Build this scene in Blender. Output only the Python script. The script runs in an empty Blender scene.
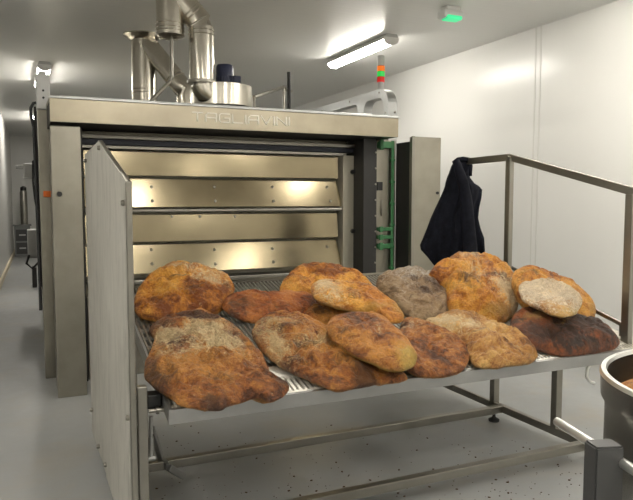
import bpy, bmesh, math, random
from mathutils import Vector, Matrix, noise
random.seed(7)
S = bpy.context.scene
COL = S.collection
PI = math.pi

# ------------------------------------------------------------------ camera
FPX, HC = 660.0, 1.3
PITCH = math.atan(50 / FPX)
YAW = math.radians(24.49)
FWD = Vector((math.sin(YAW) * math.cos(PITCH), math.cos(YAW) * math.cos(PITCH), -math.sin(PITCH)))
RGT = Vector((math.cos(YAW), -math.sin(YAW), 0))
UPV = RGT.cross(FWD)
EYE = Vector((0, 0, HC))
cam = bpy.data.cameras.new('camera')
cam.sensor_width = 36
cam.sensor_fit = 'HORIZONTAL'
cam.lens = FPX / 633 * 36
co = bpy.data.objects.new('camera', cam)
COL.objects.link(co)
co.matrix_world = Matrix.Translation(EYE) @ Matrix((RGT, UPV, -FWD)).transposed().to_4x4()
S.camera = co


def ray(px, py):
    return FWD + RGT * ((px - 316.5) / FPX) - UPV * ((py - 250) / FPX)


def at(px, py, **k):
    (a, v), = k.items()
    i = 'xyz'.index(a)
    d = ray(px, py)
    return EYE + d * ((v - EYE[i]) / d[i])


# ------------------------------------------------------------------ materials
def mat(name, col=(.5, .5, .5), rough=.5, metal=0., spec=.5):
    m = bpy.data.materials.new(name)
    m.use_nodes = True
    b = m.node_tree.nodes['Principled BSDF']
    b.inputs['Base Color'].default_value = (*col, 1)
    b.inputs['Roughness'].default_value = rough
    b.inputs['Metallic'].default_value = metal
    b.inputs['Specular IOR Level'].default_value = spec
    return m


class N:
    """small node-graph helper"""
    def __init__(s, m):
        s.t = m.node_tree
        s.b = s.t.nodes['Principled BSDF']

    def new(s, k, **kw):
        n = s.t.nodes.new(k)
        for a, v in kw.items():
            setattr(n, a, v)
        return n

    def link(s, a, b):
        s.t.links.new(a, b)

    def coords(s, scale=(1, 1, 1), kind='Object'):
        tc = s.new('ShaderNodeTexCoord')
        mp = s.new('ShaderNodeMapping')
        mp.inputs['Scale'].default_value = scale
        s.link(tc.outputs[kind], mp.inputs['Vector'])
        return mp.outputs[0]

    def noise(s, vec, scale, detail=4, rough=.5, dist=0.):
        n = s.new('ShaderNodeTexNoise')
        n.inputs['Scale'].default_value = scale
        n.inputs['Detail'].default_value = detail
        n.inputs['Roughness'].default_value = rough
        n.inputs['Distortion'].default_value = dist
        s.link(vec, n.inputs['Vector'])
        return n.outputs['Fac']

    def ramp(s, fac, stops):
        r = s.new('ShaderNodeValToRGB')
        e = r.color_ramp.elements
        while len(e) < len(stops):
            e.new(.5)
        for q, (p, c) in zip(e, stops):
            q.position = p
            q.color = (*c, 1) if isinstance(c, tuple) else (c, c, c, 1)
        s.link(fac, r.inputs[0])
        return r.outputs[0]

    def mix(s, fac, a, b):
        x = s.new('ShaderNodeMix', data_type='RGBA')
        for v, i in ((fac, 0), (a, 6), (b, 7)):
            if isinstance(v, (float, int)):
                x.inputs[i].default_value = v
            elif isinstance(v, tuple):
                x.inputs[i].default_value = (*v, 1)
            else:
                s.link(v, x.inputs[i])
        return x.outputs[2]

    def math(s, op, a, b=0., clamp=False):
        x = s.new('ShaderNodeMath', operation=op)
        x.use_clamp = clamp
        for v, i in ((a, 0), (b, 1)):
            if isinstance(v, (float, int)):
                x.inputs[i].default_value = v
            else:
                s.link(v, x.inputs[i])
        return x.outputs[0]

    def bump(s, h, strength=.2, dist=.01, normal=None):
        n = s.new('ShaderNodeBump')
        n.inputs['Strength'].default_value = strength
        n.inputs['Distance'].default_value = dist
        s.link(h, n.inputs['Height'])
        if normal is not None:
            s.link(normal, n.inputs['Normal'])
        return n.outputs[0]


def steel(name, col=(.55, .53, .48), rough=.32, streak=(2, 2, 60), var=.12, metal=1.0, bumpy=.03):
    m = mat(name, col, rough, metal)
    g = N(m)
    v = g.coords(streak)
    n1 = g.noise(v, 3, 5, .6)
    n2 = g.noise(g.coords((1, 1, 1)), 3.0, 4, .6)
    c = g.ramp(n2, [(.25, tuple(x * .78 for x in col)), (.75, tuple(min(1, x * 1.12) for x in col))])
    g.link(c, g.b.inputs['Base Color'])
    r = g.math('ADD', rough - var / 2, g.math('MULTIPLY', n1, var))
    r2 = g.math('ADD', r, g.math('MULTIPLY', g.math('SUBTRACT', n2, .5), var))
    g.link(r2, g.b.inputs['Roughness'])
    g.link(g.bump(n1, bumpy, .004), g.b.inputs['Normal'])
    return m


M = {}
M['door'] = steel('reflection tinted steel', (.255, .215, .14), .19, (.4, 4, 40), .05, bumpy=0)  # warm reflections and a dimmer room are put into this golden base colour
M['fascia'] = steel('brushed hood steel', (.41, .365, .28), .30, (.4, 4, 40), .04, bumpy=0)
M['column'] = steel('brushed upright steel', (.34, .32, .27), .38, (30, 30, .6), .12)
M['frame'] = steel('tube steel', (.31, .295, .26), .36, (6, 6, 6), .12)
M['duct'] = steel('spiral duct steel', (.62, .585, .51), .24, (3, 3, 2), .05, bumpy=.008)
M['galv'] = steel('galvanised tray', (.52, .53, .53), .38, (5, 5, 5), .14)
M['rod'] = steel('belt rods', (.60, .585, .54), .35, (1, 1, 1), .1)
M['lip'] = steel('table lip steel', (.46, .46, .45), .5, (.8, 6, 6), .12)
M['jamb'] = mat('satin jamb panel', (.40, .375, .30), .45, .35)
M['chrome'] = mat('polished rod', (.80, .80, .78), .32, 1)
M['bowl'] = steel('bowl steel', (.38, .37, .345), .24, (3, 3, 40), .08)
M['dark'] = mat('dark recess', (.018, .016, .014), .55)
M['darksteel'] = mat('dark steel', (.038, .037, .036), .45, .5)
M['bluebar'] = mat('blue black beam', (.028, .03, .042), .45, .3)
M['black'] = mat('black plastic', (.012, .012, .012), .45)
M['green'] = mat('green cable duct', (.04, .16, .06), .5)
M['orange'] = mat('orange switch', (.72, .16, .02), .4)
M['motor'] = mat('navy motor paint', (.012, .017, .055), .42)
M['greyp'] = mat('grey painted steel', (.50, .50, .49), .45, .2)
M['boxgrey'] = mat('charcoal post', (.07, .07, .07), .45, .3)
M['white'] = mat('white housing', (.74, .74, .72), .4)
M['rubber'] = mat('black rubber', (.02, .02, .02), .7)
M['cable'] = mat('cable', (.03, .03, .032), .6)
M['crateg'] = mat('grey crate plastic', (.20, .205, .20), .5)


def emis(name, col, s, base=(.8, .8, .8)):
    m = mat(name, base, .4)
    b = m.node_tree.nodes['Principled BSDF']
    b.inputs['Emission Color'].default_value = (*col, 1)
    b.inputs['Emission Strength'].default_value = s
    return m


LAMP = 42.0
M['tube'] = emis('lamp diffuser', (1, .95, .855), LAMP)
M['exit'] = emis('green lens', (.03, 1, .38), .5, (.1, .6, .3))
M['sig_r'] = emis('red signal lens', (1, .02, .01), .25, (.5, .01, .01))
M['sig_g'] = emis('green signal lens', (.02, .9, .12), .35, (.02, .4, .06))
M['sig_o'] = emis('orange signal lens', (1, .2, .01), .45, (.7, .14, .01))

# guard sheet: dull, scratched plastic that lets a little through
m = mat('scuffed clear sheet', (.52, .51, .46), .42)
g = N(m)
v = g.coords((1, 1.4, .35))
n = g.noise(v, 14, 8, .7, .6)
n2 = g.noise(g.coords((1, 1, .6)), 2.2, 3, .5)
c = g.ramp(n, [(.34, (.29, .28, .25)), (.5, (.43, .415, .375)), (.66, (.50, .485, .44))])
g.link(c, g.b.inputs['Base Color'])
g.link(g.math('ADD', .86, g.math('MULTIPLY', n2, .16), True), g.b.inputs['Alpha'])
g.link(g.math('ADD', .25, g.math('MULTIPLY', n, .35)), g.b.inputs['Roughness'])
M['sheet'] = m

# floor: grey resin, matt patches and dust
m = mat('grey resin floor', (.3, .3, .29), .35)
g = N(m)
v = g.coords()
n1 = g.noise(v, 1.1, 5, .6, .4)
n2 = g.noise(v, 9, 6, .7)
n3 = g.noise(v, 55, 3, .7)
c = g.mix(g.math('MULTIPLY', n1, 1.0), (.275, .285, .29), (.36, .366, .362))
c = g.mix(g.math('MULTIPLY', g.math('SUBTRACT', n2, .5, True), 1.6, True), c, (.36, .345, .31))
c = g.mix(g.math('MULTIPLY', g.math('SUBTRACT', n3, .66, True), 3.0, True), c, (.12, .105, .085))
c = g.mix(g.math('MULTIPLY', g.math('SUBTRACT', g.noise(g.coords(), 2.3, 5, .65, .5), .52, True), 2.4, True), c, (.36, .32, .25))
g.link(c, g.b.inputs['Base Color'])
g.link(g.math('ADD', .26, g.math('MULTIPLY', n2, .3)), g.b.inputs['Roughness'])
g.link(g.bump(n3, .05, .004), g.b.inputs['Normal'])
M['floor'] = m

# wall panels: satin white
m = mat('white wall panel', (.74, .735, .70), .26)
g = N(m)
v = g.coords((1, 1, .35))
n = g.noise(v, 1.3, 3, .5)
g.link(g.mix(n, (.76, .755, .725), (.82, .815, .79)), g.b.inputs['Base Color'])
g.link(g.bump(g.noise(g.coords((1, 6, .4)), 1.6, 3), .05, .02), g.b.inputs['Normal'])
M['wall'] = m
# ceiling: ribbed sheet, ribs across the room
m = mat('ribbed white ceiling', (.77, .77, .745), .30)
g = N(m)
tc = g.new('ShaderNodeTexCoord')
w = g.new('ShaderNodeTexWave', wave_type='BANDS', bands_direction='Y', wave_profile='SIN')
w.inputs['Scale'].default_value = 2.1
g.link(tc.outputs['Object'], w.inputs['Vector'])
r = g.ramp(w.outputs['Fac'], [(.0, 0.), (.12, 1.)])
g.link(g.bump(r, .22, .004), g.b.inputs['Normal'])
M['ceiling'] = m
M['skirt'] = mat('cream skirting', (.62, .55, .40), .45)
M['seam'] = mat('panel seam', (.66, .655, .62), .35)

# deck plate under the belt with flour on it
m = mat('floured plate', (.45, .44, .41), .5, .4)
g = N(m)
v = g.coords()
n = g.noise(v, 5, 6, .7)
n2 = g.noise(v, 60, 4, .7)
f = g.math('MULTIPLY', g.math('SUBTRACT', g.math('ADD', n, g.math('MULTIPLY', n2, .35)), .5, True), 4, True)
g.link(g.mix(f, (.27, .26, .23), (.66, .63, .55)), g.b.inputs['Base Color'])
g.link(g.math('SUBTRACT', .6, f, True), g.b.inputs['Metallic'])
M['floured'] = m
M['flour'] = mat('white flour', (.80, .775, .71), .9)
M['crumb'] = mat('toasted crumb', (.10, .06, .03), .8)

# jacket
m = mat('navy black cloth', (.006, .007, .011), .9, 0, .15)
g = N(m)
v = g.coords()
n = g.noise(v, 22, 6, .7)
g.link(g.ramp(n, [(.35, (.0035, .004, .007)), (.64, (.009, .010, .016)), (.80, (.03, .03, .034))]), g.b.inputs['Base Color'])
g.link(g.bump(g.noise(v, 220, 2), .25, .002), g.b.inputs['Normal'])
M['cloth'] = m


def crust(seed, lo, mid, hi, side=(.50, .27, .05), flour=(.74, .60, .37), wr=26):
    """bread crust; 'burn', 'flour' and 'pale' are marks of each loaf carried on its mesh"""
    m = mat('bread crust', mid, .62, 0, .5)
    g = N(m)
    tc = g.new('ShaderNodeTexCoord')
    mp = g.new('ShaderNodeMapping')
    mp.inputs['Location'].default_value = (seed * 1.7, seed * .9, seed * 2.3)
    g.link(tc.outputs['Object'], mp.inputs['Vector'])
    v = mp.outputs[0]
    a0 = g.noise(v, 5.5, 4, .6, .8)
    a = g.noise(v, 13, 8, .68, 1.0)
    b = g.noise(v, 48, 7, .75, .8)
    fine = g.noise(v, 170, 4, .75)
    vo = g.new('ShaderNodeTexVoronoi', feature='SMOOTH_F1')
    vo.inputs['Scale'].default_value = 75
    g.link(v, vo.inputs['Vector'])
    mixf = g.math('ADD', g.math('ADD', g.math('MULTIPLY', a0, .45), g.math('MULTIPLY', a, .30)), g.math('MULTIPLY', b, .25))
    c = g.ramp(mixf, [(.42, lo), (.48, mid), (.555, hi)])

    def att(nm):
        n = g.new('ShaderNodeAttribute', attribute_name=nm)
        return n.outputs['Fac']

    def blotch(mask, tex, amt, thr, gain):
        e = g.math('ADD', mask, g.math('MULTIPLY', g.math('SUBTRACT', tex, .5), amt))
        return g.math('MULTIPLY', g.math('SUBTRACT', e, thr, True), gain, True)
    # pale (unbaked, split) crust
    pf = blotch(att('pale'), b, .9, .25, 1.5)
    c = g.mix(g.math('MULTIPLY', pf, .85), c, side)
    # scorched areas: patchy and speckled
    sc = g.noise(v, 24, 8, .78, 1.5)
    bf = blotch(att('burn'), g.math('ADD', g.math('MULTIPLY', sc, .6), g.math('MULTIPLY', a, .4)), 3.4, .24, 1.9)
    c = g.mix(g.math('MULTIPLY', bf, .86), c, (.045, .017, .008))
    # blisters and dark specks everywhere
    sp = g.math('MULTIPLY', g.math('SUBTRACT', fine, .54, True), 6, True)
    c = g.mix(g.math('MULTIPLY', sp, .6), c, tuple(x * .55 for x in lo))
    # flour: a thin veil with creases showing through
    wn = g.noise(v, wr, 9, .8, 2.0)
    ff = blotch(att('flour'), g.math('ADD', g.math('MULTIPLY', wn, .7), g.math('MULTIPLY', fine, .3)), 5.0, .36, 1.7)
    c = g.mix(g.math('MULTIPLY', ff, .85), c, flour)
    vn = g.math('SUBTRACT', 1.0, g.math('MULTIPLY', g.math('ABSOLUTE', g.math('SUBTRACT', wn, .5)), 16), True)  # dark crease lines: brown crust in cracks, with relief shade painted in
    vn = g.math('MULTIPLY', vn, g.math('ADD', .25, g.math('MULTIPLY', att('flour'), .12)), True)
    c = g.mix(vn, c, tuple(x * .9 for x in lo))
    g.link(c, g.b.inputs['Base Color'])
    g.link(g.math('ADD', .38, g.math('MULTIPLY', ff, .45)), g.b.inputs['Roughness'])
    h = g.math('ADD', g.math('MULTIPLY', b, .8), g.math('MULTIPLY', fine, .25))
    h = g.math('ADD', h, g.math('MULTIPLY', a, .7))
    h = g.math('ADD', h, g.math('MULTIPLY', vo.outputs['Distance'], -.25))
    g.link(g.bump(h, 1.0, .030), g.b.inputs['Normal'])
    return m


# ------------------------------------------------------------------ mesh helpers
def B():
    return bmesh.new()


def box(bm, x0, x1, y0, y1, z0, z1, bev=0.):
    r = bmesh.ops.create_cube(bm, size=1)
    vs = r['verts']
    for v in vs:
        v.co = Vector(((x0 + x1) / 2 + v.co.x * (x1 - x0), (y0 + y1) / 2 + v.co.y * (y1 - y0), (z0 + z1) / 2 + v.co.z * (z1 - z0)))
    if bev:
        es = list({e for v in vs for e in v.link_edges})
        bmesh.ops.bevel(bm, geom=es, offset=bev, segments=2, affect='EDGES', profile=.5)
    return bm


def frame_of(d, up=Vector((0, 0, 1))):
    d = d.normalized()
    if abs(d.dot(up)) > .98:
        up = Vector((0, 1, 0))
    s = d.cross(up).normalized()
    return s, s.cross(d).normalized()


def bar(bm, p, q, w, h, bev=.003):
    """rectangular bar p->q, w sideways, h upwards"""
    p, q = Vector(p), Vector(q)
    s, u = frame_of(q - p)
    vs = []
    for e in (p, q):
        for a, b in ((-1, -1), (1, -1), (1, 1), (-1, 1)):
            vs.append(bm.verts.new(e + s * a * w / 2 + u * b * h / 2))
    fs = [(3, 2, 1, 0), (4, 5, 6, 7), (0, 1, 5, 4), (1, 2, 6, 5), (2, 3, 7, 6), (3, 0, 4, 7)]
    faces = [bm.faces.new([vs[i] for i in f]) for f in fs]
    if bev:
        es = list({e for f in faces for e in f.edges})
        bmesh.ops.bevel(bm, geom=es, offset=bev, segments=2, affect='EDGES', profile=.5)
    return bm


def tube(bm, pts, r, n=14, cap=True):
    pts = [Vector(p) for p in pts]
    rings = []
    up = Vector((0, 0, 1))
    for i, p in enumerate(pts):
        d = (pts[min(i + 1, len(pts) - 1)] - pts[max(i - 1, 0)])
        s, u = frame_of(d, up)
        rr = r[i] if isinstance(r, (list, tuple)) else r
        if i and (s.dot(ps) < 0):
            s, u = -s, -u
        ps = s
        rings.append([bm.verts.new(p + (s * math.cos(2 * PI * k / n) + u * math.sin(2 * PI * k / n)) * rr) for k in range(n)])
    for a, b in zip(rings, rings[1:]):
        for k in range(n):
            bm.faces.new((a[k], a[(k + 1) % n], b[(k + 1) % n], b[k]))
    if cap:
        bm.faces.new(rings[0][::-1])
        bm.faces.new(rings[-1])
    return bm


def lathe(bm, c, prof, n=48, closed=False):
    """prof = [(r,z)...] around the vertical through c"""
    rings = [[bm.verts.new((c[0] + r * math.cos(2 * PI * k / n), c[1] + r * math.sin(2 * PI * k / n), c[2] + z)) for k in range(n)] for r, z in prof]
    for a, b in zip(rings, rings[1:]):
        for k in range(n):
            bm.faces.new((a[k], a[(k + 1) % n], b[(k + 1) % n], b[k]))
    if closed:
        a, b = rings[-1], rings[0]
        for k in range(n):
            bm.faces.new((a[k], a[(k + 1) % n], b[(k + 1) % n], b[k]))
    else:
        bm.faces.new(rings[0][::-1])
        bm.faces.new(rings[-1])
    return bm


def prism(bm, poly, ext):
    """poly = closed list of points, extruded by vector ext"""
    ext = Vector(ext)
    a = [bm.verts.new(Vector(p)) for p in poly]
    b = [bm.verts.new(Vector(p) + ext) for p in poly]
    n = len(a)
    f1 = bm.faces.new(a[::-1])
    f2 = bm.faces.new(b)
    for i in range(n):
        bm.faces.new((a[i], a[(i + 1) % n], b[(i + 1) % n], b[i]))
    return bm


def arc(c, r, a0, a1, n=8):
    """points (p,q) on an arc, degrees"""
    return [(c[0] + r * math.cos(math.radians(a0 + (a1 - a0) * i / n)), c[1] + r * math.sin(math.radians(a0 + (a1 - a0) * i / n))) for i in range(n + 1)]


ROOTLOC = {}


def obj(name, bm, m, parent=None, smooth=False, label=None):
    off = Vector((0, 0, 0))
    if parent is not None:
        off = ROOTLOC.get(parent.name, Vector((0, 0, 0)))
    bmesh.ops.recalc_face_normals(bm, faces=bm.faces)
    if off.length:
        bmesh.ops.translate(bm, verts=bm.verts, vec=-off)
    me = bpy.data.meshes.new(name)
    bm.to_mesh(me)
    bm.free()
    me.materials.append(M[m] if isinstance(m, str) else m)
    if smooth:
        me.polygons.foreach_set('use_smooth', [True] * len(me.polygons))
        try:
            me.set_sharp_from_angle(angle=math.radians(40))
        except Exception:
            pass
    o = bpy.data.objects.new(name, me)
    COL.objects.link(o)
    if parent is not None:
        o.parent = parent
        ROOTLOC[o.name] = off
    if label:
        o['label'] = label
    return o


def tag(o, label, cat, group=None, kind=None):
    o['label'] = label
    o['category'] = cat
    if group:
        o['group'] = group
    if kind:
        o['kind'] = kind
    return o


def thing(name, loc, label, cat, group=None):
    o = bpy.data.objects.new(name, None)
    o.empty_display_size = .1
    COL.objects.link(o)
    o.location = loc
    ROOTLOC[o.name] = Vector(loc)
    return tag(o, label, cat, group)


def struct(name, bm, m, parent=None):
    o = obj(name, bm, m, parent)
    if parent is None:
        o['kind'] = 'structure'
    return o


# ------------------------------------------------------------------ the room
ZC = 2.87
XW = 4.38
YB = 17.8
YF = -5.0
struct('floor', box(B(), -3, XW + .1, YF - .1, YB + .1, -.1, 0), 'floor')
struct('ceiling', box(B(), -3, XW + .1, YF - .1, YB + .1, ZC, ZC + .1), 'ceiling')
struct('wall_right', box(B(), XW, XW + .1, YF - .1, YB + .1, 0, ZC), 'wall')
struct('wall_back', box(B(), -3, XW, YB, YB + .1, 0, ZC), 'wall')
struct('wall_front', box(B(), -3, XW, YF - .1, YF, 0, ZC), 'wall')
# left wall, nearly parallel to the oven; steps out where the room widens in front of it
lw = lambda y: -.25 + (y - 11.16) * .0285
prism_pts = [(lw(5.2), 5.2, 0), (lw(YB), YB, 0), (lw(YB) - .15, YB, 0), (lw(5.2) - .15, 5.2, 0)]
struct('wall_left', prism(B(), prism_pts, (0, 0, ZC)), 'wall')
bm = B()
box(bm, -2.5, lw(5.2) - .14, 5.2, 5.3, 0, ZC)
struct('wall_left_return', bm, 'wall')
struct('wall_left_front', box(B(), -2.6, -2.5, YF, 5.3, 0, ZC), 'wall')
sk = [(lw(5.2), 5.2, 0), (lw(YB), YB, 0), (lw(YB) + .035, YB, 0), (lw(5.2) + .035, 5.2, 0)]
struct('baseboard_left', prism(B(), sk, (0, 0, .09)), 'skirt')
struct('baseboard_right', box(B(), XW - .03, XW, YF, YB, 0, .09), 'skirt')
for i, py in enumerate((540, 535)):
    y = at(py, 85, x=XW).y
    struct('trim_%d' % (i + 1), box(B(), XW - .004, XW, y - .008, y + .008, .09, ZC), 'seam')

# ------------------------------------------------------------------ ceiling lamps
def lamp(x, y, length, label, light=True):
    t = thing('ceiling_lamp', (x, y, ZC), label, 'lamp', 'fluorescent ceiling lamps')
    h = length / 2
    bm = B()
    prof = [(-.055, 0), (-.075, -.035), (-.075, -.05), (.075, -.05), (.075, -.035), (.055, 0)]
    prism(bm, [(x + a, y - h, ZC + b) for a, b in prof], (0, length, 0))
    obj('housing', bm, 'greyp', t)
    bm = B()
    pr = [(-.07, -.05)] + [(.07 * math.cos(a), -.05 - .045 * math.sin(a)) for a in [PI - PI * i / 10 for i in range(11)]]
    prism(bm, [(x + a, y - h + .03, ZC + b) for a, b in pr[1:]], (0, length - .06, 0))
    obj('diffuser', bm, 'tube', t)
    for s in (-1, 1):
        bm = B()
        ye = y + s * (h - .012)
        pe = [(-.076, -.03)] + [(.077 * math.cos(a), -.05 - .052 * math.sin(a)) for a in [PI - PI * i / 10 for i in range(11)]] + [(.076, -.03)]
        prism(bm, [(x + a, ye - .014, ZC + b) for a, b in pe], (0, .028, 0))
        obj('end_cap', bm, 'white', t)
    return t


lamp(3.30, 6.16, 1.28, 'bright fluorescent ceiling lamp above the right end of the oven')
lamp(.355, 8.95, 1.42, 'ceiling lamp glowing behind the grey cap of the oven upright, nearer one')
lamp(.42, 13.6, 1.42, 'ceiling lamp at the far end of the left passage')
ZROW = [(3.30, 3.2), (3.30, .2), (3.30, -2.8), (1.30, 1.9), (1.3, -.6), (1.3, -3.2), (-1.3, 2.2), (-1.3, -1.6)]  # unseen lamps added as stand-ins for the room's lighting; some follow door reflections
for x, y in ZROW:
    lamp(x, y, 1.42, 'fluorescent ceiling lamp added to light the working area, outside the picture')

# emergency light
p = at(450.5, 16, z=ZC - .07)
p.z = ZC
t = thing('emergency_light', p, 'small white emergency light with green glow on the ceiling above the right wall', 'light')
obj('mount', box(B(), p.x - .07, p.x + .07, p.y - .05, p.y + .05, ZC - .035, ZC, .01), 'white', t)
bm = B()
box(bm, p.x - .1, p.x + .1, p.y - .06, p.y + .06, ZC - .1, ZC - .03, .025)
obj('housing', bm, 'white', t, True)
bm = B()
box(bm, p.x - .075, p.x + .075, p.y - .066, p.y + .03, ZC - .112, ZC - .075, .015)
obj('lens', bm, 'exit', t, True)

# ------------------------------------------------------------------ the oven
YO = 4.57      # hood front
YD = 5.0       # door plane
X0, X1 = .22, 2.797
ov = thing('deck_oven', (1.5, 6.3, 0), 'wide stainless steel deck oven with four steel door panels behind the table of bread', 'oven')
# body: sides, top and back around the chamber
bm = B()
box(bm, X0 + .05, .45, YD + .02, 7.6, 0, 2.01, .004)
box(bm, .45, 2.7, YD + .14, 7.6, 0, 2.01, .004)
obj('body', bm, 'column', ov)
bm = B()
box(bm, .27, 3.0, 5.05, 7.6, 2.01, 2.03, .004)
obj('roof_edge', bm, 'frame', ov)
# hood with a folded front
bm = B()
prof = [(YO, 1.80), (YO - .004, 1.945), (YO + .012, 1.957), (YD + .1, 1.975), (YD + .1, 1.955), (YO + .03, 1.935), (YO + .03, 1.80)]
prism(bm, [(X0, a, b) for a, b in prof], (X1 - X0, 0, 0))
hood = obj('hood', bm, 'fascia', ov)
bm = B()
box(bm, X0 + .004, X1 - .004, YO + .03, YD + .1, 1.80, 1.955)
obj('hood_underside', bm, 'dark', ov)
obj('hood_rim', box(B(), X0 - .004, X1 + .004, YO - .012, YO + .02, 1.947, 1.962, .003), 'galv', ov)

# lettering, thin raised strokes on the hood
GL = {'T': [[(0, 1), (1, 1)], [(.5, 1), (.5, 0)]],
      'A': [[(0, 0), (0, .75), (.2, 1), (1, 1), (1, 0)], [(0, .45), (1, .45)]],
      'G': [[(1, 1), (.15, 1), (0, .85), (0, .15), (.15, 0), (1, 0), (1, .5), (.5, .5)]],
      'L': [[(0, 1), (0, 0), (1, 0)]],
      'I': [[(0, 1), (0, 0)]],
      'V': [[(0, 1), (.5, 0), (1, 1)]],
      'N': [[(0, 0), (0, 1), (1, 0), (1, 1)]]}
lp = at(192, 118.5, y=YO)
x = lp.x
bm = B()
H = .058
for ch in 'TAGLIAVINI':
    w = 0 if ch == 'I' else .075
    for st in GL[ch]:
        for a, b in zip(st, st[1:]):
            pa = Vector((x + a[0] * w, YO - .005, 1.848 + a[1] * H))
            pb = Vector((x + b[0] * w, YO - .005, 1.848 + b[1] * H))
            d = (pb - pa).normalized() * .003
            bar(bm, pa - d, pb + d, .008, .007, 0)
    x += w + .022
M['letter'] = mat('bright raised letters', (.92, .90, .82), .35, 0)
obj('lettering', bm, 'letter', ov)

# chamber behind the doors: dark recess all round, ledges, bars
bm = B()
box(bm, .44, 2.71, YD + .10, YD + .14, .0, 1.80)
obj('recess', bm, 'jamb', ov)
obj('top_bar', box(B(), .3, 2.71, YD - .06, YD - .03, 1.735, 1.765, .004), 'frame', ov)
obj('beam', box(B(), .3, 2.71, YD - .04, YD + .06, 1.695, 1.735, .004), 'bluebar', ov)
obj('lower_bar', box(B(), .3, 2.54, YD - .03, YD + .06, 1.668, 1.692, .003), 'frame', ov)
DX0, DX1 = .45, 2.52


def doorpanel(name, ztop, zbot, ytop, ybot, x1, slant=0., m='door'):
    bm = B()
    th = .02
    a = [(DX0, ytop, ztop), (x1 - slant, ytop, ztop), (x1, ybot, zbot), (DX0, ybot, zbot)]
    prism(bm, a, (0, th, .0))
    bmesh.ops.bevel(bm, geom=bm.edges[:], offset=.003, segments=1, affect='EDGES')
    return obj(name, bm, m, ov)


def bolts(parent, pts, ytop, ybot, ztop, zbot):
    for px, py in pts:
        q = at(px, py, y=YD)
        f = (ztop - q.z) / (ztop - zbot)
        y = ytop + (ybot - ytop) * f
        bm = B()
        tube(bm, [(q.x, y - .010, q.z), (q.x, y + .004, q.z)], [.009, .012], 10)
        obj('bolt', bm, 'frame', parent, True)


doorpanel('door_panel', 1.655, 1.478, YD + .0, YD - .01, 2.475)
d = doorpanel('oven_door', 1.462, 1.246, YD + .035, YD - .02, 2.515, .04)
bolts(d, [(152, 187), (215, 187), (273, 187), (328, 187), (152, 201), (215, 201), (273, 201), (330, 201)], YD + .035, YD - .02, 1.462, 1.246)
obj('ledge', box(B(), DX0, 2.53, YD - .035, YD + .08, 1.212, 1.232, .003), 'frame', ov)
d = doorpanel('door_panel', 1.192, .987, YD + .01, YD - .01, 2.475)
bolts(d, [(172, 216.5), (200, 216.5), (235, 216.5)], YD + .01, YD - .01, 1.192, .987)
d = doorpanel('oven_door', .966, .752, YD + .035, YD - .02, 2.515, .04)
bolts(d, [(152, 250), (215, 250), (273, 249), (328, 247), (152, 264), (215, 264), (273, 262)], YD + .035, YD - .02, .966, .752)
obj('sill', box(B(), DX0, 2.72, YD - .09, YD + .1, .685, .712, .004), 'frame', ov)
obj('base_panel', box(B(), DX0, 2.71, YD - .02, YD + .1, 0, .60, .004), 'column', ov)
# right jamb
j = obj('jamb_panel', box(B(), 2.50, 2.60, YD - .05, YD + .1, .70, 1.67, .004), 'jamb', ov)
for py in (172, 231):
    q = at(352, py, y=YD - .05)
    bm = B()
    tube(bm, [(q.x, q.y - .03, q.z), (q.x, q.y - .012, q.z), (q.x, q.y + .01, q.z)], [.016, .02, .012], 14)
    obj('knob', bm, 'black', j, True)
c_ = obj('dark_channel', box(B(), 2.60, 2.725, 4.78, YD + .2, .0, 1.80, .004), 'darksteel', ov)
for k in range(8):
    z = .78 + k * .13
    bm = B()
    tube(bm, [(2.712, 4.772, z), (2.712, 4.79, z)], .008, 8)
    obj('bolt', bm, 'frame', c_)
# green cable ducting right of the channel
s_ = obj('side_frame', box(B(), 2.73, 2.915, 4.80, 4.92, 0, 1.795, .003), 'column', ov)
obj('switch_window', box(B(), 2.735, 2.785, 4.785, 4.82, 1.38, 1.45, .003), 'black', s_)
bm = B()
tube(bm, [(2.785, 4.79, 1.30), (2.775, 4.78, 1.24), (2.78, 4.79, 1.17)], .006, 8)
obj('handle', bm, 'frame', s_, True)
bm = B()
gx = 2.868
YG = 4.79
for w in (-.006, .007):
    tube(bm, [(gx + w, YG - .02, .62), (gx + w, YG - .02, 1.79)], .007, 10)
for z in (.72, .9, 1.08, 1.26, 1.44, 1.62):
    box(bm, gx - .018, gx + .018, YG - .035, YG, z, z + .02, .003)
obj('green_riser', bm, 'green', ov)
for py, hh in ((145, .055), (229, .03), (237, .03), (246, .04)):
    q = at(384, py, y=YG)
    bm = B()
    box(bm, 2.735, gx + .005, YG - .03, YG + .01, q.z - hh / 2, q.z + hh / 2, .004)
    box(bm, 2.74, 2.77, YG - .045, YG - .02, q.z - hh * .75, q.z + hh * .75, .003)
    obj('green_branch', bm, 'green', ov)
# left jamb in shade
obj('left_channel', box(B(), .30, .44, YD - .08, YD + .05, 0, 1.80, .004), 'darksteel', ov)

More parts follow.
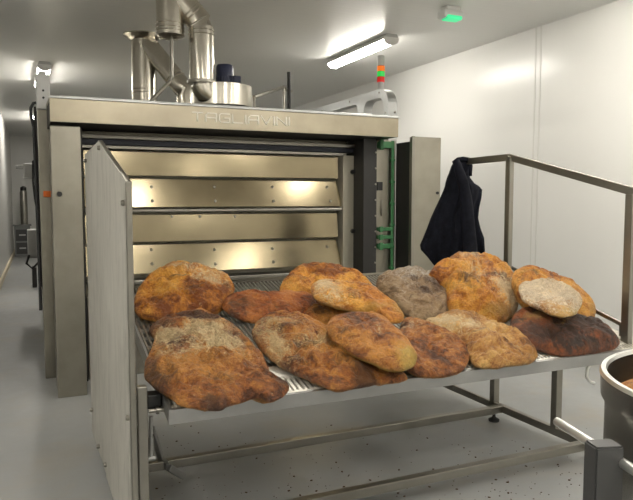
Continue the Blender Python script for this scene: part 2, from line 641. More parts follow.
# uprights of the lift, left
u = obj('upright', box(B(), .217, .40, YO, YO + .05, 0, 1.775, .006), 'column', ov, label='wide flat steel upright with a black knob')
box_ = B()
box(box_, .225, .245, YO + .05, YO + .33, 0, 1.765)
obj('upright_side', box_, 'column', u)
q = at(59.5, 194, y=YO)
bm = B()
tube(bm, [(q.x, YO - .018, q.z), (q.x, YO + .01, q.z)], [.016, .018], 14)
obj('knob', bm, 'black', u, True)
u = obj('rear_upright', box(B(), .163, .252, 5.12, 5.24, 0, 1.94, .004), 'column', ov)
q = at(47, 194, y=5.12)
sw = obj('switch_box', box(B(), q.x - .025, q.x + .028, 5.085, 5.125, q.z - .022, q.z + .022, .005), 'orange', u, label='small orange switch')
bm = B()
tube(bm, [(q.x, 5.065, q.z), (q.x, 5.09, q.z)], .014, 12)
obj('switch_knob', bm, 'orange', sw, True)
cp = obj('cap', box(B(), .160, .250, 5.10, 5.26, 1.94, 2.185, .006), 'greyp', u, label='grey sheet metal cap on the rear upright')
for dz in (.0, .05):
    bm = B()
    tube(bm, [(.205, 5.094, 2.02 + dz), (.205, 5.11, 2.02 + dz)], .008, 8)
    obj('bolt', bm, 'black', cp)
bm = B()
tube(bm, [(.205, 5.18, 2.185), (.205, 5.18, 2.215)], [.03, .025], 12)
obj('cable_gland', bm, 'greyp', cp, True)
bm = B()
tube(bm, [(.16, 5.16, 1.99), (.14, 5.16, 1.985), (.122, 5.16, 1.95), (.122, 5.16, 1.9), (.138, 5.16, 1.82), (.14, 5.16, 1.5), (.145, 5.16, .9), (.145, 5.16, .5)], .011, 10)
obj('cable', bm, 'cable', u, True)

# uprights, right
u = obj('upright', box(B(), 2.935, 3.21, YO, YO + .05, 0, 1.812, .006), 'column', ov, label='flat steel upright at the right of the oven')
bm = B()
box(bm, 2.937, 3.07, YO + .05, YO + .26, 0, 1.775, .003)
obj('upright_channel', bm, 'darksteel', u)
obj('edge_strip', box(B(), 2.928, 2.955, YO - .004, YO + .01, 0, 1.814, .002), 'frame', u)
q = at(437, 193, y=YO)
bm = B()
tube(bm, [(q.x, YO - .012, q.z), (q.x, YO + .01, q.z)], .012, 12)
obj('knob', bm, 'black', u, True)

# cable tray over the oven: side profile with a bend down at the front and one branch
bm = B()
ZT, ZB = 2.315, 2.238
yf = 5.2
outer = arc((yf + .17, ZT - .17), .17, 180, 90)
poly = [(yf, 1.3)] + outer + [(7.9, ZT), (7.9, ZB)]
poly += [(6.10, ZB)] + arc((5.86, ZB - .07), .07, 90, 180, 6) + [(5.79, 2.046), (5.665, 2.046)] + arc((5.575, ZB - .09), .09, 0, 90, 6)
poly += arc((yf + .08 + .11, ZB - .11), .11, 90, 180, 6) + [(yf + .08, 1.3)]
prism(bm, [(3.08, a, b) for a, b in poly], (.09, 0, 0))
ct = obj('cable_tray', bm, 'galv', ov)
for yy, zz in ((5.24, 2.09), (5.36, 2.285), (5.72, 2.08), (5.95, 2.28), (6.6, 2.27)):
    bm = B()
    tube(bm, [(3.074, yy + .01, zz), (3.085, yy + .01, zz)], .009, 8)
    obj('bolt', bm, 'frame', ct)
bm = B()
tube(bm, [(3.145, 5.188, 2.09), (3.145, 5.205, 2.09)], .01, 8)
obj('bolt', bm, 'frame', ct)
# low cable trough along the front top edge
bm = B()
box(bm, .3, 3.0, 5.06, 5.12, 2.03, 2.04, .003)
obj('cable_trough', bm, 'galv', ov)
# handrail on top
bm = B()
q0, q1 = at(254, 97, y=6.2), at(284, 87, y=7.2)
tube(bm, [q0, q1], .018, 10)
tube(bm, [q1, (q1.x + .02, q1.y - .02, q1.z - .03), (q1.x + .05, q1.y - .1, q1.z - .06)], .016, 10)
tube(bm, [(q1.x, q1.y, 2.031), q1], .016, 10)
tube(bm, [(q0.x, q0.y, 2.031), q0], .016, 10)
obj('top_rail', bm, 'frame', ov, True)
# left service run: pipes, boxes
pp = obj('service_pipe', tube(B(), [(.235, 7.8, .35), (.235, 7.8, 2.3)], .025, 12), 'darksteel', ov, True)
bm = B()
tube(bm, [(.22, 7.9, 1.75), (.19, 7.9, 1.72), (.185, 7.9, 1.5), (.2, 7.9, 1.3), (.23, 7.9, 1.1)], .010, 10)
obj('hose', bm, 'cable', pp, True)
bm = B()
box(bm, .10, .25, 8.3, 8.6, 1.55, 1.72, .01)
box(bm, .02, .12, 8.35, 8.5, 1.66, 1.70, .005)
obj('service_bracket', bm, 'greyp', ov)
bm = B()
box(bm, .12, .25, 8.4, 8.7, .62, .95, .01)
obj('junction_box', bm, 'greyp', ov)
bm = B()
tube(bm, [(.13, 8.38, .66), (.1, 8.38, .56), (.16, 8.38, .5), (.24, 8.38, .58)], .014, 10)
obj('cable', bm, 'cable', ov, True)
bm = B()
box(bm, .27, 2.9, 7.6, 8.9, .0, 1.98, .004)
obj('rear_body', bm, 'column', ov)

# signal tower on the tray
q = Vector((3.125, 5.42, ZT))
t = thing('signal_tower', q, 'signal lamp tower with orange, green and red rings above the oven', 'signal light')
obj('base', tube(B(), [q, q + Vector((0, 0, .025)), q + Vector((0, 0, .075))], [.036, .027, .027], 16), 'greyp', t, True)
z = ZT + .075
for nm, mm in (('red_lens', 'sig_r'), ('green_lens', 'sig_g'), ('orange_lens', 'sig_o')):
    obj(nm, tube(B(), [(q.x, q.y, z), (q.x, q.y, z + .046)], .036, 18), mm, t, True)
    obj('spacer', tube(B(), [(q.x, q.y, z + .044), (q.x, q.y, z + .052)], .03, 16), 'black', t, True)
    z += .050
obj('cap', tube(B(), [(q.x, q.y, z), (q.x, q.y, z + .085), (q.x, q.y, z + .092)], [.034, .034, .028], 16), 'greyp', t, True)

# thin black post
q = at(289, 104, y=5.6)
t = obj('vent_post', tube(B(), [(q.x, 5.6, 2.031), (q.x, 5.6, at(289, 72, y=5.6).z)], .017, 12), 'black', None, True)
tag(t, 'thin black post standing on top of the oven', 'post')

# ------------------------------------------------------------------ fan and ducts
fx, fy = 1.575, 5.33
t = thing('extractor_fan', (fx, fy, 2.031), 'round steel extractor fan housing with dark blue motor on the oven roof', 'fan')
bm = B()
lathe(bm, (fx, fy, 0), [(.235, 2.05), (.247, 2.057), (.247, 2.222), (.24, 2.228)], 48)
hs = obj('housing', bm, 'duct', t, True)
obj('base_ring', lathe(B(), (fx - .02, fy, 0), [(.255, 2.031), (.255, 2.052)], 48), 'darksteel', t, True)
ml = at(225, 84, y=fy - .05)
bm = B()
lathe(bm, (ml.x, fy - .05, 0), [(.066, 2.222), (.066, 2.30), (.070, 2.302), (.070, 2.375), (.062, 2.392), (.03, 2.396)], 28)
mo = obj('motor', bm, 'motor', t, True, label='dark blue motor')
bm = B()
for k in range(20):
    a = 2 * PI * k / 20
    c, s = math.cos(a), math.sin(a)
    bar(bm, (ml.x + c * .069, fy - .05 + s * .069, 2.222), (ml.x + c * .069, fy - .05 + s * .069, 2.296), .006, .006, 0)
obj('cooling_fins', bm, 'motor', mo)
obj('terminal_box', box(B(), ml.x + .06, ml.x + .125, fy - .09, fy - .02, 2.222, 2.31, .008), 'motor', mo)
# inlet elbow
ZE = 2.235
EY = 5.22
ex = at(202, 84, y=EY).x
bm = B()
pts = [(ex, EY, ZE)] + [(ex + .13 - .13 * math.cos(a), EY, ZE - .12 * math.sin(a)) for a in [PI / 2 * i / 8 for i in range(1, 9)]]
tube(bm, pts, .094, 26)
obj('inlet_elbow', bm, 'duct', t, True)

R1 = .099


def seam(bm, p, d, r):
    p, d = Vector(p), Vector(d).normalized()
    for k in (-.016, .016):
        c = p + d * k
        tube(bm, [c - d * .006, c - d * .003, c + d * .003, c + d * .006], [r, r + .005, r + .005, r], 28, True)


# front duct: vertical + diagonal
t = thing('exhaust_duct', (ex, EY, ZE), 'slim steel duct rising from the fan and bending diagonally to the wide duct', 'duct', 'steel ducts over the oven')
top = at(202, 24, y=EY).z
bm = B()
tube(bm, [(ex, EY, ZE), (ex, EY, top - .03), (ex - .015, EY, top + .015), (ex - .05, EY + .01, top + .055), (ex - .16, EY + .01, top + .165), (ex - .22, EY + .02, top + .225)], R1, 28)
obj('pipe', bm, 'duct', t, True)
bm = B()
seam(bm, (ex, EY, top - .07), (0, 0, 1), R1)
seam(bm, (ex - .075, EY + .01, top + .08), (-1, 0, 1), R1)
obj('seam_ring', bm, 'duct', t, True)
bm = B()
lathe(bm, (ex, EY, 0), [(R1 + .004, ZE - .017), (R1 + .018, ZE - .015), (R1 + .018, ZE + .007), (R1 + .004, ZE + .009)], 32)
obj('clamp_ring', bm, 'frame', t, True)
# wide front duct through the ceiling
bx = at(170, 20, y=5.25).x
zb = at(170, 34, y=5.15).z
t = thing('exhaust_duct', (bx, 5.25, zb), 'wide steel duct hanging from the ceiling with a closed lower end', 'duct', 'steel ducts over the oven')
bm = B()
lathe(bm, (bx, 5.25, 0), [(.06, zb - .012), (.095, zb), (.106, zb + .01), (.106, ZC)], 36)
obj('pipe', bm, 'duct', t, True)
bm = B()
seam(bm, (bx, 5.25, zb + .03), (0, 0, 1), .106)
seam(bm, (bx, 5.25, zb + .085), (0, 0, 1), .106)
obj('seam_ring', bm, 'duct', t, True)
bm = B()
zk = at(170, 80, y=5.25).z
k2 = at(149, 103, y=5.25)
tube(bm, [(bx + .01, 5.25, zb), (bx + .008, 5.25, zk + .02), (bx - .005, 5.25, zk - .01), (k2.x, 5.25, max(k2.z - .03, 2.05))], .015, 12)
obj('drain_pipe', bm, 'frame', t, True)
# rear duct
rx = at(144, 60, y=6.55).x
t = thing('exhaust_duct', (rx, 6.55, 2.031), 'rear steel duct with a flared collar at the ceiling behind the drain pipe', 'duct', 'steel ducts over the oven')
bm = B()
lathe(bm, (rx, 6.55, 0), [(.118, 2.031), (.118, ZC - .02)], 36)
obj('pipe', bm, 'duct', t, True)
bm = B()
lathe(bm, (rx, 6.55, 0), [(.12, ZC - .055), (.15, ZC - .03), (.19, ZC - .008), (.19, ZC)], 36)
obj('collar', bm, 'duct', t, True)
bm = B()
seam(bm, (rx, 6.55, 2.34), (0, 0, 1), .118)
obj('seam_ring', bm, 'duct', t, True)
e0, e1 = at(148, 45, y=6.5), at(183, 88, y=6.3)
bm = B()
dv = (e1 - e0).normalized()
e2 = e1 + Vector((.03, 0, -.08))
tube(bm, [e0 - dv * .05, e0, e1 - dv * .04, e1 + Vector((.0, 0, -.02)), e2, Vector((e2.x, e2.y, 2.032))], [.088, .092, .092, .092, .092, .095], 28)
obj('branch_pipe', bm, 'duct', t, True)
bm = B()
seam(bm, e1 - dv * .12, dv, .092)
obj('seam_ring', bm, 'duct', t, True)

# ------------------------------------------------------------------ the sloping bread table
YT, ZT0 = 2.2, .585
TAN = .24
ANG = math.atan(TAN)
EU = Vector((1, 0, 0))
EV = Vector((0, math.cos(ANG), math.sin(ANG)))
EN = Vector((0, -math.sin(ANG), math.cos(ANG)))
ORG = Vector((0, YT, ZT0))
DR = Matrix((EU, EV, EN)).transposed()


def D(u, v, w=0.):
    return ORG + EU * u + EV * v + EN * w


def deck_at(px, py, w=0., slope=0., v0=0.):
    """deck coordinates of a pixel on the plane w + slope*(v-v0)"""
    d = ray(px, py)
    o = EYE - ORG
    # n.(o + s d) = w + slope*(ev.(o+s d)-v0)
    k = EN - EV * slope
    s = (w - slope * v0 - k.dot(o)) / k.dot(d)
    P = o + d * s
    return Vector((P.dot(EU), P.dot(EV), P.dot(EN)))


U0, U1 = .452, 2.74
VL = 1.20
tb = thing('loading_table', (1.6, 2.7, 0), 'sloping stainless steel table with a rod belt carrying the loaves before the oven', 'table')


def dbox(bm, u0, u1, v0, v1, w0, w1):
    vs = [bm.verts.new(D(u, v, w)) for w in (w0, w1) for u, v in ((u0, v0), (u1, v0), (u1, v1), (u0, v1))]
    for f in ((3, 2, 1, 0), (4, 5, 6, 7), (0, 1, 5, 4), (1, 2, 6, 5), (2, 3, 7, 6), (3, 0, 4, 7)):
        bm.faces.new([vs[i] for i in f])
    return bm


# belt of thin rods over cross slats
bm = B()
nr = 110
for i in range(nr):
    u = U0 + .02 + (U1 - U0 - .05) * i / (nr - 1)
    dbox(bm, u - .0036, u + .0036, .035, VL, -.010, .0)
obj('rod_belt', bm, 'rod', tb)
bm = B()
v = .17
while v < VL - .02:
    dbox(bm, U0 + .012, U1 - .02, v, v + .032, -.018, -.011)
    v += .085
obj('cross_slats', bm, 'lip', tb)
obj('front_plate', dbox(B(), U0 + .006, U1 - .01, .006, .128, -.014, -.0055), 'floured', tb)
# front lip (vertical plate) and side lips
bm = B()
prism(bm, [D(U0, 0, .004), D(U0, -.004, -.050), D(U0, .010, -.054), D(U0, .012, .004)], (2.81 - U0, 0, 0))
obj('front_lip', bm, 'lip', tb)
bm = B()
prism(bm, [D(U0, 0, .006), D(U0, 0, -.045), D(U0, VL, -.06), D(U0, VL, .006)], (.010, 0, 0))
obj('side_lip', bm, 'lip', tb)
obj('side_plate', dbox(B(), U1 - .03, U1 + .06, .006, VL, -.03, -.006), 'floured', tb)
obj('rear_edge', dbox(B(), U0, U1 + .03, VL - .02, VL + .02, -.06, .002), 'frame', tb)
# right guard bar on the belt's edge
bm = B()
XR = 2.72
g0, g1 = at(499, 261, x=XR + .03), at(624, 325.5, x=XR + .03)
bar(bm, g0, g1, .012, .022)
obj('guard_bar', bm, 'frame', tb)
bm = B()
box(bm, XR + .012, XR + .04, g1.y - .03, g1.y + .015, g1.z - .055, g1.z + .012, .003)
obj('guard_bracket', bm, 'frame', tb)
# handrail: flat bar with posts
yR, yFp = 3.16, 2.29
zr, zf = 1.557, 1.338
bm = B()
bar(bm, (XR, 3.70, 1.552), (XR, yR, zr), .014, .042)
bar(bm, (XR, yR + .004, zr), (XR, yFp - .02, zf), .014, .042)
obj('handrail', bm, 'frame', tb)
obj('handrail_post', box(B(), XR - .018, XR + .014, yR - .022, yR + .02, .55, zr - .01, .003), 'frame', tb)
obj('handrail_post', box(B(), XR - .018, XR + .014, yFp - .025, yFp + .02, .45, zf - .01, .003), 'frame', tb)
bm = B()
tube(bm, [(XR - .025, yR, zr - .0), (XR - .0, yR, zr)], .009, 8)
obj('bolt', bm, 'frame', tb)

# legs and base frame
XL, XRt = .40, 2.53
Y1, Y2 = 2.42, 3.03
ZB_ = .125


def deckz(y):
    return ZT0 + TAN * (y - YT)


for (lx, ly, z1) in ((XRt + .001, 2.545, deckz(2.545) - .09), (XRt, 3.03, deckz(3.03) - .09), (XL + .06, 3.03, deckz(3.03) - .09)):
    lg = obj('leg', box(B(), lx - .02, lx + .02, ly - .02, ly + .02, .10, z1, .003), 'frame', tb)
    if ly < 2.6:
        continue
    bm = B()
    lathe(bm, (lx, ly, 0), [(.03, 0), (.032, .012), (.014, .022), (.009, .03), (.009, .1)], 20)
    obj('foot', bm, 'rubber', lg, True)
xfl = .380
lg = obj('leg', box(B(), xfl - .017, xfl + .017, 2.285, 2.32, .10, at(141, 386, y=2.3).z, .003), 'frame', tb)
obj('foot', lathe(B(), (xfl, 2.3, 0), [(.03, 0), (.032, .012), (.014, .022), (.009, .03), (.009, .1)], 20), 'rubber', lg, True)
obj('cross_bar', box(B(), xfl, XRt - .02, Y2 - .1, Y2 - .06, 0.080, .120, .003), 'frame', tb)
obj('cross_bar', box(B(), xfl + .018, XRt - .02, 2.31, 2.35, 0.080, .120, .003), 'frame', tb)
obj('side_bar', box(B(), XRt - .02, XRt + .0, 2.15, 3.6, 0.080, .120, .003), 'frame', tb)
obj('side_bar', box(B(), XRt + .02, XRt + .045, 2.4, 3.05, .08, .105, .003), 'frame', tb)
obj('side_bar', box(B(), xfl, xfl + .03, 2.321, 3.6, 0.080, .120, .003), 'frame', tb)
# side beams below the belt, pivot block, gas strut, release lever
for u in (U0 + .05, 2.50):
    obj('side_beam', dbox(B(), u, u + .04, .12, VL - .03, -.07, -.025), 'frame', tb)
bm = B()
q = at(152, 400, y=2.31)
box(bm, xfl + .019, U0 - .004, 2.30, 2.36, q.z - .03, q.z + .02, .004)
obj('pivot_block', bm, 'black', tb)
bm = B()
q = at(154, 411, y=2.28)
tube(bm, [(xfl + .02, 2.285, q.z), (U0 + .0, 2.285, q.z)], .008, 16)
tube(bm, [(xfl + .045, 2.285, q.z), (xfl + .055, 2.285, q.z)], .014, 16)
obj('pivot_pin', bm, 'frame', tb, True)
bm = B()
a0, a1 = at(151, 416, y=2.4), at(151, 458, y=2.4)
tube(bm, [a0, a0.lerp(a1, .5), a0.lerp(a1, .5), a1], [.007, .007, .010, .010], 12)
tube(bm, [a1 + Vector((-.015, 0, 0)), a1 + Vector((.015, 0, 0))], .012, 10)
obj('gas_strut', bm, 'lip', tb, True)
bm = B()
l0, l1, l2, l3 = at(152, 430, y=2.62), at(161, 458, z=.12), at(168, 467, z=.10), at(182, 476, z=.03)
bar(bm, l0, l1, .02, .035)
bar(bm, l1, l2, .02, .03)
bar(bm, l2, l3, .035, .03)
obj('release_lever', bm, 'lip', tb)
bm = B()
q = at(592, 362, y=2.4)
tube(bm, [q, q + Vector((-.03, .0, -.03)), q + Vector((-.035, 0, -.07)), q + Vector((-.01, 0, -.10)), q + Vector((.02, 0, -.11))], .008, 10)
tube(bm, [q + Vector((-.03, 0, .02)), q + Vector((.03, 0, .02))], .012, 10)
obj('latch', bm, 'chrome', tb, True)

# guard panel at the left
PX = .335
pr = [(2.255, .05), (2.255, 1.362), (3.02, 1.557), (3.68, 1.535), (3.66, .06)]
bm = B()
prism(bm, [(PX, a, b) for a, b in pr[:3]] + [(PX, 3.02, .055)], (.008, 0, 0))
gp = obj('guard_panel', bm, 'sheet', tb, label='tall scuffed translucent guard sheet at the left end of the table')
bm = B()
prism(bm, [(PX + .004, 3.03, .055), (PX + .004, 3.03, 1.557), (PX + .004, 3.68, 1.535), (PX + .004, 3.66, .06)], (.012, 0, 0))
obj('rear_sheet', bm, 'sheet', gp)
bm = B()
bar(bm, (PX + .010, 2.25, 1.354), (PX + .010, 3.02, 1.553), .019, .012)
obj('top_bar', bm, 'frame', gp)
obj('front_post', box(B(), PX - .001, PX + .019, 2.25, 2.28, .05, 1.359, .003), 'frame', gp)
obj('rear_post', box(B(), PX + .0165, PX + .045, 3.61, 3.65, .05, 1.53, .003), 'frame', gp)
obj('bottom_bar', box(B(), PX + .0165, PX + .036, 2.28, 3.61, .05, .08, .003), 'frame', gp)
for y, z in ((2.30, 1.29), (2.95, 1.52), (3.58, 1.50), (3.0, .12), (2.30, .55), (3.58, .2), (3.3, .1)):
    bm = B()
    tube(bm, [(PX - .012, y, z), (PX - .004, y, z), (PX + .02, y, z)], [.008, .011, .007], 10)
    obj('bolt', bm, 'frame', gp, True)
# bridge from panel to front leg
obj('link_bar', box(B(), PX + .021, xfl - .018, 2.285, 2.31, .52, .56, .003), 'frame', tb)

# ------------------------------------------------------------------ bread
LOAVES = []


def catmull(pts, n):
    out = []
    k = len(pts)
    for i in range(k):
        p0, p1, p2, p3 = (pts[(i + j) % k] for j in (-1, 0, 1, 2))
        for s in range(8):
            t = s / 8
            out.append(.5 * ((2 * p1) + (p2 - p0) * t + (2 * p0 - 5 * p1 + 4 * p2 - p3) * t * t + (3 * p1 - p0 - 3 * p2 + p3) * t ** 3))
    L = [0]
    for a, b in zip(out, out[1:] + out[:1]):
        L.append(L[-1] + (b - a).length)
    res = []
    j = 0
    for i in range(n):
        d = L[-1] * i / n
        while L[j + 1] < d:
            j += 1
        f = (d - L[j]) / max(1e-9, L[j + 1] - L[j])
        res.append(out[j].lerp(out[(j + 1) % len(out)], f))
    return res


def loaf(label, sc, ox, oy, pts, h, material, w0=0., foot=None, lean=None, patches=(), amp=.010, seed=1, grp='rustic loaves on the table', tilt_u=0.):
    """pts: outline as seen; the loaf is a rounded body of height h lying on the belt (w0 above it)"""
    foot = w0 if foot is None else foot
    P2 = [Vector((ox + x / sc, oy + y / sc)) for x, y in pts]
    P2 = catmull(P2, 128)
    wc = w0 + h * .47
    slope, v0 = 0., 0.
    for it in range(4):
        P = [deck_at(p.x, p.y, wc, slope, v0) for p in P2]
        vs = [p.y for p in P]
        v0 = (max(vs) + min(vs)) / 2
        A = (max(vs) - min(vs)) / 2
        slope = min(.45, (h * .5 / A) ** 2 * 2.0) if lean is None else lean
    c = sum(P, Vector()) / len(P)
    NA, NR = 128, 26
    bm = bmesh.new()
    lf = bm.verts.layers.float.new('flour')
    lb = bm.verts.layers.float.new('burn')
    lp_ = bm.verts.layers.float.new('pale')
    su, sv = (max(p.x for p in P) - min(p.x for p in P)) / 2, A
    sd = Vector((seed * 3.1, seed * 7.7, seed * 1.3))

    def vert(q, t, up):
        # q point on the rim plane, t thickness
        w = q.z + t * (h * .53 if up else -h * .47 - (w0 - foot))
        p = Vector((q.x, q.y, w)) - c
        nz = noise.fractal(p * 9 + sd, 1.0, 2.0, 3)
        fold = noise.noise(Vector((p.x * 7 + p.y * 3, p.y * 15, 0)) + sd)
        wa = p + noise.noise_vector(p * 6 + sd) * .05
        cr = abs(noise.noise(wa * 13 + sd * 2))           # creases
        crease = -max(0., 1 - cr * 7) * .8
        med = noise.fractal(p * 26 + sd, .9, 2.0, 3)
        p.z += (nz * 1.6 + fold * 1.5 + crease * 1.5 + med * .8) * amp * (min(1, t * 1.3) if up else .2)
        if not up:
            p.z = max(p.z, foot - c.z)
        o = noise.noise_vector(p * 14 + sd) * amp * .45 + noise.noise_vector(p * 34 + sd) * amp * .22
        p.x += o.x
        p.y += o.y
        if p.z + c.z < foot:
            p.z = foot - c.z
        v = bm.verts.new(p)
        # marks that belong to this loaf
        fl = bu = pa = 0.
        j = noise.fractal(p * 12 + sd * 2, .9, 2.0, 4)
        for kind, a, b, ra, rb, s in patches:
            dx = (p.x / su - a) / ra
            dy = (p.y / sv - b) / rb
            g = math.exp(-(dx * dx + dy * dy)) * s * (1 + .6 * j)
            if kind == 'f':
                fl = max(fl, g)
            elif kind == 'b':
                bu = max(bu, g)
            else:
                pa = max(pa, g)
        if not up:
            pa = max(pa, min(1, .35 + t))
        v[lf], v[lb], v[lp_] = fl, bu, pa
        return v
    c0 = Vector((c.x, c.y, wc + slope * (c.y - v0)))
    # off-rim bumps
    def ring(r, up):
        t = (1 - r ** 2.6) ** .5 if r < 1 else 0
        return [vert(c0 + (p - c0) * r, t, up) for p in P]
    rim = ring(1., True)
    for up in (True, False):
        prev = rim
        for i in range(1, NR):
            r = math.cos(PI / 2 * i / NR) ** .85
            cur = ring(r, up)
            for k in range(NA):
                f = (prev[k], prev[(k + 1) % NA], cur[(k + 1) % NA], cur[k])
                bm.faces.new(f if up else f[::-1])
            prev = cur
        cen = vert(c0, 1, up)
        for k in range(NA):
            f = (prev[k], prev[(k + 1) % NA], cen)
            bm.faces.new(f if up else f[::-1])
    me = bpy.data.meshes.new('bread_loaf')
    bmesh.ops.recalc_face_normals(bm, faces=bm.faces)
    bm.to_mesh(me)
    bm.free()
    me.materials.append(material)
    me.polygons.foreach_set('use_smooth', [True] * len(me.polygons))
    o = bpy.data.objects.new('bread_loaf', me)
    COL.objects.link(o)
    o.matrix_world = Matrix.Translation(D(*c)) @ DR.to_4x4()
    tag(o, label, 'bread', grp)
    LOAVES.append(o)
    return o


GOLD = ((.21, .056, .009), (.58, .21, .024), (.86, .43, .07))
BROWN = ((.080, .024, .007), (.33, .105, .020), (.64, .28, .058))
RED = ((.11, .028, .008), (.37, .098, .019), (.57, .20, .04))
TAN_ = ((.16, .057, .015), (.48, .21, .048), (.74, .44, .14))
GREY = ((.14, .085, .045), (.30, .19, .10), (.42, .29, .16))
DARK = ((.016, .007, .004), (.050, .018, .008), (.36, .095, .018))

# rear row
loaf('golden brown loaf at the back left corner, floury on its right', 3.03, 130, 255,
     [(10, 150), (22, 110), (60, 75), (105, 40), (150, 27), (205, 38), (260, 50), (300, 75), (317, 105), (303, 135), (278, 163), (250, 172), (200, 172), (150, 180), (100, 192), (70, 195), (30, 185), (12, 170)],
     .14, lean=.22, material=crust(1, *GOLD), patches=[('f', .50, .30, .40, .55, 1.0), ('f', .05, .65, .3, .3, .9), ('b', .05, -.25, .2, .25, .9), ('b', .0, .1, .5, .06, .6), ('b', .85, -.3, .2, .4, .7)], seed=1, amp=.013)
loaf('golden loaf at the middle of the back row, under a smaller oval loaf', 3.45, 240, 255,
     [(136, 122), (150, 90), (190, 55), (240, 38), (300, 40), (350, 50), (400, 65), (440, 90), (455, 110), (420, 135), (330, 135), (250, 133), (200, 135), (145, 137)],
     .11, lean=.2, material=crust(2, *GOLD), patches=[('b', -.2, .2, .15, .2, .4), ('b', .45, .1, .12, .2, .6), ('b', -.6, -.3, .2, .3, .4)], seed=2)
loaf('grey floury loaf at the back of the table right of the oval loaf', 2.407, 370, 245,
     [(14, 95), (30, 72), (60, 62), (100, 61), (140, 70), (170, 85), (190, 105), (192, 135), (182, 165), (150, 178), (110, 180), (90, 165), (55, 140), (28, 115)],
     .13, lean=.20, material=crust(3, *GREY, flour=(.62, .57, .49)), patches=[('f', .3, .55, .6, .4, 1.0), ('f', -.4, .2, .3, .5, .5), ('b', .45, -.1, .4, .4, .8), ('b', -.1, -.35, .3, .2, .8), ('b', .1, .1, .3, .1, .7)], seed=3, amp=.014)
loaf('big golden loaf with a floury front lobe below the dark jacket', 2.407, 370, 245,
     [(142, 72), (180, 45), (220, 29), (260, 31), (300, 45), (335, 60), (347, 88), (354, 125), (356, 150), (332, 180), (300, 190), (268, 182), (230, 168), (192, 155), (184, 122), (180, 98), (158, 84)],
     .185, lean=.30, material=crust(4, *GOLD), patches=[('f', .55, -.5, .45, .42, 1.9), ('f', .0, .1, .2, .4, .7), ('b', -.3, -.2, .3, .3, .6), ('f', .2, .6, .35, .2, .7), ('b', .35, -.05, .4, .06, .9), ('p', -.2, -.9, .6, .12, .9)], seed=4, amp=.018)
loaf('orange crusted loaf at the back right corner under a pale flat loaf', 2.407, 370, 245,
     [(345, 68), (372, 58), (420, 70), (470, 90), (510, 115), (541, 145), (541, 170), (520, 182), (480, 176), (430, 165), (385, 145), (356, 115), (343, 88)],
     .13, lean=.40, w0=.06, foot=0., material=crust(5, *GOLD), patches=[('p', .85, -.8, .3, .4, .9), ('b', -.5, .5, .5, .3, .4)], seed=5)
# middle row
loaf('long reddish brown loaf lying behind the large front loaves', 1, 0, 0,
     [(222, 306), (228, 297), (245, 293), (258, 294.5), (272, 294.5), (287, 293), (302, 293.5), (315, 297), (323, 304), (321, 312), (308, 316), (290, 319), (272, 320), (255, 322), (240, 319), (228, 313)],
     .085, crust(6, *RED), patches=[('b', -.7, -.2, .35, .6, .7), ('b', -.1, -.6, .5, .4, .35), ('b', .1, .35, .08, .2, .6)], seed=6, amp=.006)
loaf('dark brown loaf end showing between the reddish loaf and the oval loaf', 1, 0, 0,
     [(303, 317), (311, 308), (324, 303.5), (336, 305), (347, 310.5), (352, 318), (345, 324), (328, 326), (311, 324)],
     .075, crust(7, *BROWN), patches=[('b', -.5, .0, .5, .6, .6)], seed=7, amp=.006)
loaf('dark burnt loaf at the right end of the table beside the steel bowl', 2.407, 370, 245,
     [(335, 195), (348, 168), (372, 158), (405, 160), (450, 165), (500, 178), (560, 190), (590, 215), (600, 240), (570, 251), (520, 259), (470, 263), (430, 255), (380, 236), (345, 216)],
     .12, crust(8, *DARK, side=(.30, .09, .018), flour=(.48, .30, .11)), patches=[('f', -.25, .45, .45, .25, 1.2), ('f', .35, .6, .3, .15, 1.1), ('f', -.1, .0, .2, .1, .5), ('b', .5, -.1, .5, .5, 1.0), ('b', -.6, -.2, .4, .6, .8), ('p', .05, -.9, .25, .2, .6)], seed=8, amp=.009)
loaf('pale tan loaf at the front, left of the dark burnt loaf', 2.407, 370, 245,
     [(128, 185), (165, 172), (197, 157), (230, 166), (280, 180), (330, 205), (370, 225), (396, 250), (401, 270), (380, 283), (330, 290), (290, 296), (255, 290), (238, 268), (222, 240), (180, 218), (140, 203)],
     .10, crust(9, *TAN_), patches=[('f', -.55, .5, .5, .35, 1.1), ('f', .0, .2, .6, .25, .8), ('b', -.1, -.1, .5, .1, .6), ('b', .5, -.55, .3, .2, .35), ('b', .25, .45, .3, .2, .35), ('p', .6, -.8, .6, .25, .6)], seed=9, amp=.012)
loaf('orange brown loaf between the oval loaf and the pale tan loaf', 1, 0, 0,
     [(397, 336), (402, 322), (411, 318.5), (426, 325), (445, 333), (460, 341), (469, 352), (466, 366), (453, 374), (430, 376), (414, 374), (404, 366), (398, 352)],
     .095, crust(10, *BROWN), patches=[('f', -.2, .75, .6, .3, .6), ('b', .5, .0, .3, .3, .4), ('b', .0, -.8, .6, .25, .35)], seed=10, amp=.009)
